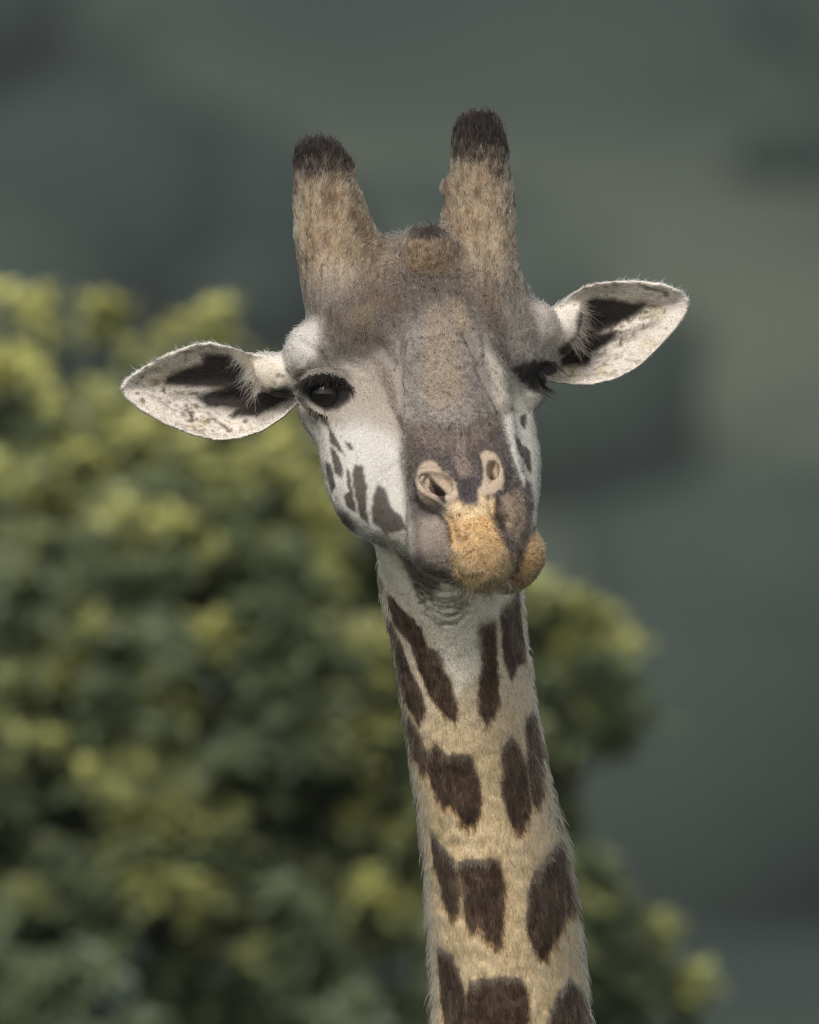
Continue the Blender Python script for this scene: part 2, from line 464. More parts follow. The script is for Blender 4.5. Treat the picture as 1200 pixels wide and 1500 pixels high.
def coat(P, N, part, A):
    n = len(P)
    x, y, d = P[:, 0], P[:, 1], P[:, 2]
    wob = np.stack([fbm(P, 9, 3, 2), fbm(P, 9, 31, 2)], 1) - 0.5
    amp = np.where((part == 1) | (part == 2), 1.0, .5)
    wx, wy = x + wob[:, 0] * 8 * amp, y + wob[:, 1] * 10 * amp
    C = np.tile(lin(118, 111, 104), (n, 1))
    isneck = (part == 1) | (part == 2)
    front = sst(-0.45, -0.05, N[:, 2])
    def paint(sel, poly, c, soft=4, op=1.0, only_front=True, g=0.0):
        idx = np.nonzero(sel)[0]
        if not len(idx): return
        p = np.array(poly); lo = p.min(0) - soft * 2 - g; hi = p.max(0) + soft * 2 + g
        xx, yy = wx[idx], wy[idx]
        idx = idx[(xx > lo[0]) & (xx < hi[0]) & (yy > lo[1]) & (yy < hi[1])]
        if not len(idx): return
        a = sst(soft, -soft, poly_sd(wx[idx], wy[idx], poly) - g) * op
        if only_front: a = a * front[idx]
        C[idx] = C[idx] * (1 - a[:, None]) + np.asarray(c) * a[:, None]
    # --- neck
    i = np.nonzero(isneck)[0]
    u = neck_uv(wx[i], wy[i], d[i]); U = u * 108; yy = wy[i]
    base = TAN * (0.88 + 0.24 * fbm(P[i], 60, 5)[:, None])
    pale = sst(1120, 900, yy) * sst(1.7, .8, np.abs(u))
    base = base * (1 - pale[:, None] * .8) + lin(214, 204, 188) * pale[:, None] * .8
    dark = np.zeros(len(i))
    for pts in NECK_PATCHES:
        dark = np.maximum(dark, sst(4.5, -3.5, poly_sd(U, yy, neck_poly_uv(pts))))
    back = sst(1.45, 1.60, np.abs(u))
    dv = sst(6, 16, voro(u, yy, _seeds, 110)) if (back > 0).any() else 0
    low = sst(1585, 1640, yy)
    mixb = np.maximum(back, low)
    dark = dark * (1 - mixb) + dv * mixb
    brown = BROWN * (0.30 + 1.5 * fbm(P[i], 24, 9)[:, None])
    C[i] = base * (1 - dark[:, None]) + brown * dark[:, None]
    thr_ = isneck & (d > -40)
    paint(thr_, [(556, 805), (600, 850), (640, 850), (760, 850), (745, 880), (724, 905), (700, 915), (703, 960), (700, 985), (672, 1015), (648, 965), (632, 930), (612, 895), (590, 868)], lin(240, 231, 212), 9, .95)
    paint(thr_, z6((200, 30), (330, 80), (420, 120), (390, 190), (350, 240), (270, 190), (230, 110)), lin(70, 62, 56), 6, .85)  # shade under the jaw, painted dark onto the throat
    for k, yc in enumerate((876, 888, 899, 911)):  # crease shade painted as dark lines along the throat folds
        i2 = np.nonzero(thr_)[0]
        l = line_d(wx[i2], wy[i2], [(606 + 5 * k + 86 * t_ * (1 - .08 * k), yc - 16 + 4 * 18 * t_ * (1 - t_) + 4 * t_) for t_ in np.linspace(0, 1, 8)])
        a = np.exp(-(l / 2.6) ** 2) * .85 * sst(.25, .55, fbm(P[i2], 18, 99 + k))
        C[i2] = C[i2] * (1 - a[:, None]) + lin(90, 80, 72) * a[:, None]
    # --- head
    hd = (part == 0) | (part == 3) | (part == 4) | (part == 5)
    m = fbm(P, 26, 21); m2 = fbm(P, 8, 41, 2)
    i = np.nonzero(hd)[0]
    C[i] *= (0.30 + 0.75 * m[i] + 0.60 * m2[i])[:, None]
    paint(hd, [(470, 470), (520, 420), (570, 385), (690, 385), (745, 420), (770, 465), (740, 520), (700, 470), (660, 450), (600, 470), (560, 520), (500, 520)], lin(76, 67, 61), 24, .8)
    paint(hd, [(590, 345), (600, 335), (655, 335), (668, 350), (672, 385), (660, 400), (600, 400), (585, 380)], lin(118, 98, 76), 12, .8)
    paint(hd, [(594, 350), (603, 330), (652, 330), (664, 350), (640, 354), (615, 354)], lin(48, 40, 38), 5, .95)
    paint(hd, [(628, 455), (655, 450), (668, 500), (680, 560), (672, 600), (630, 600), (615, 560), (625, 500)], lin(138, 122, 104), 16, .65)
    paint(hd, [(520, 450), (545, 445), (545, 475), (520, 478)], lin(140, 124, 98), 9, .45)
    paint(hd, [(655, 440), (675, 440), (690, 480), (675, 500)], lin(150, 130, 100), 8, .4)
    # pale sides of the face
    paint(hd, [(412, 470), (470, 470), (468, 495), (462, 530), (440, 545), (412, 545)], lin(198, 192, 184), 12, .85)
    paint(hd, [(770, 440), (830, 440), (835, 510), (805, 520), (790, 490)], lin(196, 188, 178), 14, .8)
    paint(hd, [(735, 455), (770, 440), (815, 455), (820, 510), (780, 525), (745, 515)], lin(158, 148, 140), 16, .65)
    paint(hd, [(500, 545), (560, 520), (588, 550), (590, 660), (540, 640), (490, 620), (430, 600), (440, 600)], lin(158, 147, 134), 16, .85)
    paint(hd, [(430, 605), (480, 606), (520, 600), (560, 606), (592, 620), (592, 700), (604, 760), (608, 800), (560, 820), (490, 800), (450, 720), (440, 640)], lin(166, 158, 148), 26, .75)
    paint(hd, [(440, 625), (500, 628), (535, 622), (575, 640), (591, 662), (590, 700), (602, 760), (606, 800), (560, 812), (490, 800), (450, 720)], lin(198, 194, 186), 15, .85)
    paint(hd, [(712, 520), (752, 545), (770, 600), (745, 600), (728, 590)], lin(188, 178, 164), 9, .8)
    paint(hd, z2((960, 470), (1000, 440), (1085, 430), (1120, 560), (1130, 900), (1065, 920), (1045, 770), (990, 630)), lin(206, 201, 192), 6, .95)
    sp = lin(84, 76, 70)
    for q, so in ((z2((345, 660), (380, 670), (395, 760), (390, 850), (405, 910), (370, 880), (345, 790), (335, 700)), 3),
                  (z2((310, 680), (325, 690), (335, 770), (350, 860), (310, 830), (300, 790), (320, 770)), 3),
                  (z2((440, 740), (470, 760), (490, 830), (540, 880), (560, 930), (480, 950), (420, 900), (415, 830)), 4),
                  (z2((235, 505), (260, 540), (290, 600), (305, 625), (265, 590), (240, 560)), 3),
                  (z2((245, 585), (275, 620), (295, 680), (290, 715), (260, 690), (250, 640)), 3),
                  (z2((222, 645), (245, 660), (265, 750), (250, 775), (228, 710)), 3),
                  (z2((305, 565), (325, 575), (340, 600), (320, 600)), 3),
                  (z2((255, 840), (310, 860), (350, 920), (330, 965), (280, 930)), 8),
                  (z2((1005, 530), (1040, 580), (1070, 680), (1045, 650), (1015, 600)), 3),
                  (z2((1030, 460), (1060, 450), (1055, 510), (1035, 495)), 3),
                  (z2((1045, 580), (1072, 600), (1078, 700), (1060, 680)), 3),
                  (z2((1048, 720), (1075, 740), (1082, 850), (1055, 900), (1042, 800)), 4)):
        paint(hd, q, sp * 0.8, so * .8, .96, g=.4)
    paint(hd, z2((400, 955), (560, 935), (595, 955), (590, 1010), (440, 1000)), lin(120, 112, 98), 6, .6)
    # dark muzzle
    paint(hd, z2((545, 480), (620, 500), (700, 505), (800, 510), (935, 455), (985, 610), (1040, 760), (1075, 830), (1075, 940), (1000, 1000), (960, 1180), (700, 1180), (600, 1060), (590, 930), (560, 800), (545, 640)), lin(82, 73, 69), 10, .95)
    paint(hd, z2((545, 480), (620, 500), (700, 530), (800, 540), (935, 470), (940, 500), (800, 600), (640, 590), (548, 520)), lin(118, 104, 92), 9, .5)
    paint(hd, z2((610, 880), (720, 880), (750, 1000), (745, 1120), (650, 1090), (605, 1000)), lin(150, 136, 124), 9, .75)
    paint(hd, z2((940, 800), (1030, 770), (1060, 900), (1020, 985), (965, 940)), lin(158, 138, 118), 8, .75)
    paint(hd, z2((760, 520), (800, 560), (815, 640), (820, 720), (770, 720), (755, 620)), lin(138, 122, 112), 5, .6)
    paint(hd, z5((520, 370), (640, 370), (640, 520), (600, 545), (530, 520)), lin(62, 55, 56), 3, .9)
    # nostrils
    rim = lin(186, 166, 144)
    paint(hd, z5((225, 400), (235, 320), (290, 262), (350, 258), (400, 330), (500, 410), (505, 500), (440, 575), (330, 560), (255, 535)), rim, 3.5, .88)
    paint(hd, z5((305, 350), (345, 375), (420, 470), (430, 545), (375, 515), (330, 440)), lin(40, 30, 27), 1.5, .95)
    paint(hd, z5((275, 400), (310, 390), (370, 500), (390, 530), (290, 520)), lin(160, 138, 122), 3, .7)
    paint(hd, z5((650, 215), (690, 192), (745, 212), (805, 300), (815, 400), (795, 450), (730, 480), (745, 560), (720, 620), (640, 600), (640, 450), (678, 380), (668, 270)), rim, 3.0, .88)
    paint(hd, z5((722, 275), (748, 285), (738, 400), (708, 410)), lin(110, 88, 70), 2, .8)
    # bare dark skin in the folds beside the nostrils
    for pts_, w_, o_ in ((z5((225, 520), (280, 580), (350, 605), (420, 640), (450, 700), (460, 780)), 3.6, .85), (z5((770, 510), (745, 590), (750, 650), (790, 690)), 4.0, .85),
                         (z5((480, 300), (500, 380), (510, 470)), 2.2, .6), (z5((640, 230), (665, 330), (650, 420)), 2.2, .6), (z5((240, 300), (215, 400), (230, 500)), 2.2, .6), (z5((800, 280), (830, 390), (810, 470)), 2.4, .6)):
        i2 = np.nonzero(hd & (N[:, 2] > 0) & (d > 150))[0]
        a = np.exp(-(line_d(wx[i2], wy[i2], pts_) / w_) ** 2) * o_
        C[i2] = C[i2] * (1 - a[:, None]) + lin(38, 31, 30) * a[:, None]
    # tan lip
    paint(hd, z5((420, 590), (500, 530), (560, 560), (640, 560), (660, 500), (740, 520), (740, 650), (760, 720), (800, 800), (850, 870), (862, 960), (840, 1060), (740, 1140), (600, 1140), (510, 1060), (480, 960), (465, 800), (450, 680)), lin(204, 170, 127), 5, .95)
    paint(hd, z5((420, 590), (500, 530), (560, 560), (640, 560), (660, 500), (740, 520), (735, 620), (640, 640), (520, 650), (440, 650)), lin(214, 192, 158), 5, .8)
    paint(hd, z5((850, 880), (930, 830), (1000, 770), (990, 900), (930, 1000), (880, 1060), (850, 990)), lin(122, 98, 76), 7, .75)  # shade between lip and chin, painted in as a brown wedge
    ch = part == 3
    paint(ch, [(700, 700), (830, 700), (830, 900), (700, 900)], lin(176, 144, 106), 3, .95, False)
    paint(ch, [(690, 800), (745, 770), (748, 845), (700, 870)], lin(138, 108, 78), 8, .6, False)  # upper lip's shade painted on the inner side of the chin
    # eyes
    blk = lin(30, 26, 26)
    paint(hd, z2((112, 335), (150, 298), (230, 282), (310, 298), (338, 340), (322, 392), (275, 432), (220, 445), (165, 405), (128, 365)), blk, 5, .97, g=-1)
    paint(hd, z2((120, 265), (240, 250), (330, 280), (300, 300), (180, 290), (110, 330)), lin(112, 104, 96), 6, .6)
    paint(hd, z2((985, 262), (1090, 225), (1190, 235), (1210, 275), (1120, 292), (1112, 345), (1135, 375), (1085, 352), (1035, 312)), blk, 4, .97)
    paint(hd, z2((1000, 340), (1040, 325), (1085, 360), (1125, 375), (1110, 420), (1040, 435), (1000, 420)), lin(196, 190, 178), 4, .8)
    # --- horns
    for p_, cx0, yt in ((4, 470, 252), (5, 703, 236)):
        ha = sst(-34, 26, A[:, 0] - A[:, p_] + 26 * (m - .5) + 20 * sst(430, 330, y))
        h = (ha > 0) & ((part == 0) | (part == p_)) & (np.abs(x - cx0) < 120) & (y < 500)
        i = np.nonzero(h)[0]
        c = lin(158, 138, 113) * (0.58 + 0.55 * m[i])[:, None]
        lowr = sst(350, 450, y[i] + 40 * (m[i] - .5))[:, None]
        c = c * (1 - .85 * lowr) + C[i] * .85 * lowr
        bl_ = sst(.5, .72, fbm(P[i], 55, 91))[:, None] * (.5 if p_ == 4 else .3)
        c = c * (1 - bl_) + lin(112, 90, 70) * bl_
        edge = sst(18, 48, np.abs(x[i] - cx0 - (y[i] - 250) * .06))[:, None] * .25  # horn darkens towards its outline: side shading painted into the colour
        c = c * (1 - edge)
        stk = vnoise(np.stack([x[i] / 2.2, y[i] / 16, d[i] / 4], 1), 1.0, 88)
        k = sst(yt + 46, yt - 26, wy[i] + 26 * (m[i] - .5) + 44 * (stk - .5) - (12 if p_ == 5 else -8) * (x[i] - cx0) / 40)[:, None]
        c = c * (1 - k) + lin(30, 23, 21) * k
        ha = ha[i][:, None]
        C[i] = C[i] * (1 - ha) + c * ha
    # --- ears
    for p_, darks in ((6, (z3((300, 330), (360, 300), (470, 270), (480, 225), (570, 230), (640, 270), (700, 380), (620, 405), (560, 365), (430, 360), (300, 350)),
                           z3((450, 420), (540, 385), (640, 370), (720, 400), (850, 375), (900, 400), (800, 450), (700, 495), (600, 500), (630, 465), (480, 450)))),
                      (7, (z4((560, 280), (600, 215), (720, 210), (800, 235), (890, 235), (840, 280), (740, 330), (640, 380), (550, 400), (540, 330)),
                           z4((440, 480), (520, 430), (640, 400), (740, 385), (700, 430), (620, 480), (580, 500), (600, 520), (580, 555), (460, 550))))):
        e = part == p_
        i = np.nonzero(e)[0]
        c = lin(218, 208, 196) * (0.84 + 0.28 * m[i])[:, None]
        rimd = -poly_sd(x[i], y[i], EAR_L if p_ == 6 else EAR_R)
        speck = sst(.60, .70, m2[i] * .6 + m[i] * .4) * sst(6, 14, rimd) * .8
        c = c * (1 - speck[:, None]) + lin(96, 78, 58) * speck[:, None]
        for ex_, ey_, ew_, eh_, ea_ in (((250, 582, 34, 13, .35), (283, 603, 40, 12, .35), (240, 528, 60, 9, -.38), (320, 512, 40, 8, .1), (300, 622, 40, 14, .2)) if p_ == 6 else
                                       ((925, 482, 40, 14, -.6), (960, 460, 26, 8, -.6), (915, 420, 70, 8, .02), (885, 505, 30, 16, -.4), (900, 535, 40, 12, -.2))):
            ux = (x[i] - ex_) * math.cos(ea_) + (y[i] - ey_) * math.sin(ea_); uy = -(x[i] - ex_) * math.sin(ea_) + (y[i] - ey_) * math.cos(ea_)
            zz = np.exp(-(ux / ew_) ** 2 - (uy / eh_) ** 2) * sst(.52, .66, vnoise(np.stack([ux * .5, uy, 0 * ux], 1), 3.4, 55)) * .85
            c = c * (1 - zz[:, None]) + lin(70, 54, 40) * zz[:, None]
        ol = sst(.5, .7, fbm(P[i], 20, 77)) * .35 * sst(4, 12, rimd)
        c = c * (1 - ol[:, None]) + lin(176, 160, 112) * ol[:, None]
        C[i] = c
        for q in darks: paint(e, q, lin(36, 30, 28), 6, .98, g=4)  # dark inner-ear skin, with the shade of the cup painted in
    paint(part == 6, z3((690, 250), (720, 300), (740, 350), (700, 330), (670, 280)), lin(150, 130, 105), 4, .6)
    return np.clip(C, 0.004, 0.95)

GP, GA = part_chunks(GV)
# wrinkles and folds: pushed into the real surface
def fold(sel, pts, w, depth):
    l = line_d(GV[:, 0], GV[:, 1], pts)
    a = np.where(sel & (GN[:, 2] > -0.1), depth * np.exp(-(l / w) ** 2), 0)
    return a
hd_ = (GP == 0)
disp = np.zeros(len(GV)); CREASES = []
for pts, w, dep in (
        ([(590, 500), (586, 560), (590, 610), (588, 650)], 4, -5), ([(598, 500), (594, 560), (597, 620)], 5, 3),
        (z2((545, 330), (540, 420), (520, 480), (530, 540)), 3, -4), (z2((500, 430), (510, 480), (528, 530)), 3, -2.5),
        (z2((800, 110), (850, 210)), 5, -5), (z2((880, 130), (890, 200), (850, 250), (900, 350), (950, 450)), 4, -4),
        (z2((560, 100), (548, 180)), 6, -4), (z2((450, 170), (500, 240)), 8, -3),
        (z2((330, 300), (390, 320)), 3, -2), (z2((480, 690), (520, 655)), 3, -2),
        (z2((770, 540), (775, 620), (765, 660)), 4, 4), (z2((830, 540), (815, 620)), 4, -4), (z2((745, 560), (750, 640)), 3.5, -3),
        (z2((600, 820), (690, 850), (740, 900), (750, 980)), 6, -7), (z2((905, 800), (920, 870), (960, 900)), 5, -7),
        (z2((740, 1000), (755, 1080), (800, 1140)), 4, -3),
        (z2((990, 590), (1020, 690), (1060, 790)), 3, -3),
        (z2((120, 150), (200, 200), (230, 280)), 6, -3), (z2((80, 340), (130, 420), (220, 500)), 4, -4)):
    disp += fold(hd_, pts, w, dep * 1.5); CREASES.append((pts, w)) if dep < 0 else None
for k, yc in enumerate((864, 876, 888, 899, 911)):
    disp += fold((GP == 1) | (GP == 2), [(606 + 5 * k + 86 * t_ * (1 - .08 * k), yc - 16 + 4 * 18 * t_ * (1 - t_) + 4 * t_) for t_ in np.linspace(0, 1, 8)], 3.2, -5)
disp += (fbm(GV, 42, 61) - .5) * np.where(GP == 1, 3, np.where(GP == 0, 4, 3)) * (GP < 6)
disp += (fbm(GV, 12, 71, 2) - .5) * 2.0
GV = GV + GN * disp[:, None]
GN = vnormals(GV, GQ) * (1 if (vnormals(GV, GQ) * GN).sum() > 0 else -1)
GC = coat(GV, GN, GP, GA)

# the rest of the animal, below the picture: shoulders, trunk, legs on the ground
GROUND_Y = 750 + ZC / S
def body_sd(P):
    s = smax(neck_sd(P), 1520 - P[:, 1], 4)
    s = smax(s, P[:, 1] - 3250, 60)
    s = smin(s, ell(P, (805, 3280, -1400), (330, 520, 420)), 160)
    s = smin(s, ell(P, (805, 3330, -2000), (360, 430, 850)), 160)
    s = smin(s, ell(P, (805, 3250, -2650), (320, 420, 380)), 160)
    for sx in (-1, 1):
        X = 805 + sx * 190
        s = smin(s, chain(P, [((X, 3450, -1330), 150), ((X, 4000, -1340), 110), ((X, 4650, -1330), 78), ((X, 4720, -1325), 80), ((X, 5450, -1345), 52), ((X, 5640, -1320), 66), ((X, 5690, -1300), 62)], 12, 2), 50)
        s = smin(s, chain(P, [((X, 3350, -2700), 200), ((X, 3900, -2620), 130), ((X, 4500, -2790), 80), ((X, 4600, -2800), 80), ((X, 5450, -2740), 52), ((X, 5640, -2715), 66), ((X, 5690, -2695), 62)], 12, 2), 50)
    s = smin(s, chain(P, [((805, 3100, -2990), 40), ((805, 3700, -3060), 22), ((805, 4200, -3060), 34)], 12, 2), 20)
    return smax(s, P[:, 1] - GROUND_Y, 3)
BV, BQ = surface_nets(body_sd, (380, 1500, -3200), (1240, 5780, -60), 20.0, blk=5)
BV = laplacian(BV, BQ, 2)
BN = vnormals(BV, BQ); BN *= np.sign((BN * (BV - np.array([805, 3300, -2000]))).sum(1).mean())
seeds3 = np.random.default_rng(8).uniform((400, 1500, -3100), (1220, 5700, -300), (420, 3))
def body_coat(V):
    out = np.zeros((len(V), 3))
    for i in range(0, len(V), 20000):
        q = np.linalg.norm(V[i:i + 20000, None, :] - seeds3[None], axis=2); q.partition(1, axis=1)
        k = sst(12, 34, q[:, 1] - q[:, 0])[:, None] * sst(5300, 4600, V[i:i + 20000, 1])[:, None]
        out[i:i + 20000] = TAN * (1 - k) + BROWN * k
    return out
BC = body_coat(BV)

# ---- skin material
mskin, nt, bs = mat_new('giraffe_skin')
at = nt.nodes.new('ShaderNodeAttribute'); at.attribute_name = 'coat'
nz = nt.nodes.new('ShaderNodeTexNoise'); nz.inputs['Scale'].default_value = 420; nz.inputs['Detail'].default_value = 4
mx = nt.nodes.new('ShaderNodeMix'); mx.data_type = 'RGBA'; mx.blend_type = 'MULTIPLY'; mx.inputs['Factor'].default_value = 0.5
rp = nt.nodes.new('ShaderNodeMapRange'); rp.inputs['From Min'].default_value = .3; rp.inputs['From Max'].default_value = .7; rp.inputs['To Min'].default_value = .45; rp.inputs['To Max'].default_value = 1.25
stc = nt.nodes.new('ShaderNodeTexCoord'); nt.links.new(stc.outputs['Object'], nz.inputs['Vector']); nz.inputs['Scale'].default_value = 500
nt.links.new(nz.outputs[0], rp.inputs[0]); nt.links.new(at.outputs['Color'], mx.inputs['A']); nt.links.new(rp.outputs[0], mx.inputs['B'])
nt.links.new(mx.outputs['Result'], bs.inputs['Base Color'])
bs.inputs['Roughness'].default_value = 0.75; bs.inputs['Specular IOR Level'].default_value = 0.25
bp = nt.nodes.new('ShaderNodeBump'); bp.inputs['Strength'].default_value = 0.5; bp.inputs['Distance'].default_value = 0.002
nt.links.new(nz.outputs[0], bp.inputs['Height']); nt.links.new(bp.outputs[0], bs.inputs['Normal'])

root = empty('giraffe', (0.16, 1.6, 0.0))
tag(root, 'chewing giraffe facing out with dark tufted horns, white ears and brown patched neck', 'giraffe')
bqw = BQ[:, ::-1] if (GQW is not GQ) else BQ
allv = np.concatenate([to_world(GV), to_world(BV)])
body = mesh_obj('body', allv, np.concatenate([GQW, bqw + len(GV)]), mskin, root, colors=np.concatenate([GC, BC]))

# ---- eyes
meye, nt, bs = mat_new('eyeball')
tcn = nt.nodes.new('ShaderNodeTexCoord'); sep = nt.nodes.new('ShaderNodeVectorMath'); sep.operation = 'LENGTH'
mp = nt.nodes.new('ShaderNodeMapping'); mp.inputs['Scale'].default_value = (1, 1, 1.45)
sx = nt.nodes.new('ShaderNodeSeparateXYZ'); cb = nt.nodes.new('ShaderNodeCombineXYZ')
nt.links.new(tcn.outputs['Object'], mp.inputs[0]); nt.links.new(mp.outputs[0], sx.inputs[0])
nt.links.new(sx.outputs['X'], cb.inputs['X']); nt.links.new(sx.outputs['Z'], cb.inputs['Y']); nt.links.new(cb.outputs[0], sep.inputs[0])
cr = nt.nodes.new('ShaderNodeValToRGB'); nt.links.new(sep.outputs['Value'], cr.inputs[0])
cr.color_ramp.elements[0].position = 0.010; cr.color_ramp.elements[0].color = (.004, .004, .006, 1)
cr.color_ramp.elements[1].position = 0.0125; cr.color_ramp.elements[1].color = (.012, .008, .006, 1)
e = cr.color_ramp.elements.new(0.0185); e.color = (.008, .006, .005, 1)
e = cr.color_ramp.elements.new(0.020); e.color = (.03, .025, .023, 1)
nt.links.new(cr.outputs[0], bs.inputs['Base Color'])
bs.inputs['Roughness'].default_value = 0.05; bs.inputs['Specular IOR Level'].default_value = 0.5
def eyeball(cen, r, look):
    nu, nv = 32, 20; vs = []; fs = []
    for j in range(nv + 1):
        th = math.pi * j / nv
        for i_ in range(nu):
            ph = 2 * math.pi * i_ / nu
            z = math.cos(th); rr = math.sin(th)
            bulge = 1.0 + 0.10 * max(0, (z - 0.72) / 0.28) ** 1.2
            vs.append((rr * math.cos(ph) * bulge, -z * bulge, rr * math.sin(ph) * bulge))
    for j in range(nv):
        for i_ in range(nu):
            a = j * nu + i_; b = j * nu + (i_ + 1) % nu
            fs.append((a, a + nu, b + nu, b))
    o = mesh_obj('eye', np.array(vs) * r * S, np.array(fs), meye)
    o.parent = root
    w = to_world(np.array([cen]))[0]
    o.location = tuple(w - np.array(root.location))
    o.rotation_euler = (look[0], 0, look[1])
    return o
eyeball(EYE_L, EYE_L_R, (R(-8), R(-38)))
eyeball(EYE_R, EYE_R_R, (R(-8), R(62)))

# ---- fur
def hair_material(name, rough=0.45):
    m = bpy.data.materials.new(name); m.use_nodes = True; nt = m.node_tree; nt.nodes.clear()
    out = nt.nodes.new('ShaderNodeOutputMaterial'); hb = nt.nodes.new('ShaderNodeBsdfHairPrincipled')
    hb.parametrization = 'COLOR'
    a = nt.nodes.new('ShaderNodeAttribute'); a.attribute_name = 'coat'
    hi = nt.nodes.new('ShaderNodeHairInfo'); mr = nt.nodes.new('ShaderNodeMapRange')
    mr.inputs['From Max'].default_value = 0.9; mr.inputs['To Min'].default_value = 0.35; mr.inputs['To Max'].default_value = 1.35  # dark roots, pale tips: agouti colour that also mimics occlusion between strands
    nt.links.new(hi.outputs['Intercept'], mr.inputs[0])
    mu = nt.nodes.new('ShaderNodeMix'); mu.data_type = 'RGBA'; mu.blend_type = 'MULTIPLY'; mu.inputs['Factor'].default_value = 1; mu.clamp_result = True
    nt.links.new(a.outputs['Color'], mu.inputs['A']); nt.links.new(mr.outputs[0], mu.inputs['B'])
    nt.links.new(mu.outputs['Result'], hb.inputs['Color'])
    hb.inputs['IOR'].default_value = 1.22
    hb.inputs['Roughness'].default_value = rough; hb.inputs['Radial Roughness'].default_value = 0.6
    nt.links.new(hb.outputs[0], out.inputs['Surface'])
    return m
mhair = hair_material('giraffe_hair')

def unit(v): return v / (np.linalg.norm(v, axis=1, keepdims=True) + 1e-9)

def hairs(name, P, N, T, L, lift, C, rad, npt=4, curl=0.5, label=None):
    """P roots, N normals, T lie direction, L length, all in model units"""
    n = len(P)
    T = unit(T - N * (T * N).sum(1)[:, None] * 0.98)
    t = np.linspace(0, 1, npt)
    pts = P[:, None, :] - N[:, None, :] * 0.6 + L[:, None, None] * (T[:, None, :] * (t + 0.0)[None, :, None] + N[:, None, :] * lift[:, None, None] * (t - curl * t * t)[None, :, None])
    W = to_world(pts.reshape(-1, 3)).astype(f32) - np.array(root.location, f32)
    cu = bpy.data.hair_curves.new(name)
    cu.add_curves([npt] * n)
    cu.attributes['position'].data.foreach_set('vector', W.ravel())
    prof = np.array([1.0, .95, .7, .18]) if npt == 4 else np.linspace(1, .15, npt)
    ra = cu.attributes.get('radius') or cu.attributes.new('radius', 'FLOAT', 'POINT')
    ra.data.foreach_set('value', (rad[:, None] * prof[None]).astype(f32).ravel() * S)
    ca = cu.attributes.new('coat', 'FLOAT_COLOR', 'CURVE')
    c4 = np.ones((n, 4), f32); c4[:, :3] = C; ca.data.foreach_set('color', c4.ravel())
    cu.materials.append(mhair)
    o = bpy.data.objects.new(name, cu); col.objects.link(o); o.parent = root
    return o

def sample(weights_v, count, seed):
    """scatter roots over the mesh"""
    r = np.random.default_rng(seed)
    tri = np.concatenate([GQ[:, [0, 1, 2]], GQ[:, [0, 2, 3]]])
    A, B, Cc = GV[tri[:, 0]], GV[tri[:, 1]], GV[tri[:, 2]]
    area = np.linalg.norm(np.cross(B - A, Cc - A), axis=1) * .5
    w = area * weights_v[tri].mean(1); cs = np.cumsum(w)
    k = np.searchsorted(cs, r.random(count) * cs[-1])
    u, v = r.random(count), r.random(count); fl = u + v > 1; u[fl], v[fl] = 1 - u[fl], 1 - v[fl]
    bc = np.stack([1 - u - v, u, v], 1)
    tt = tri[k]
    P = (GV[tt] * bc[:, :, None]).sum(1); N = unit((GN[tt] * bc[:, :, None]).sum(1))
    return P, N, tt[:, 0]

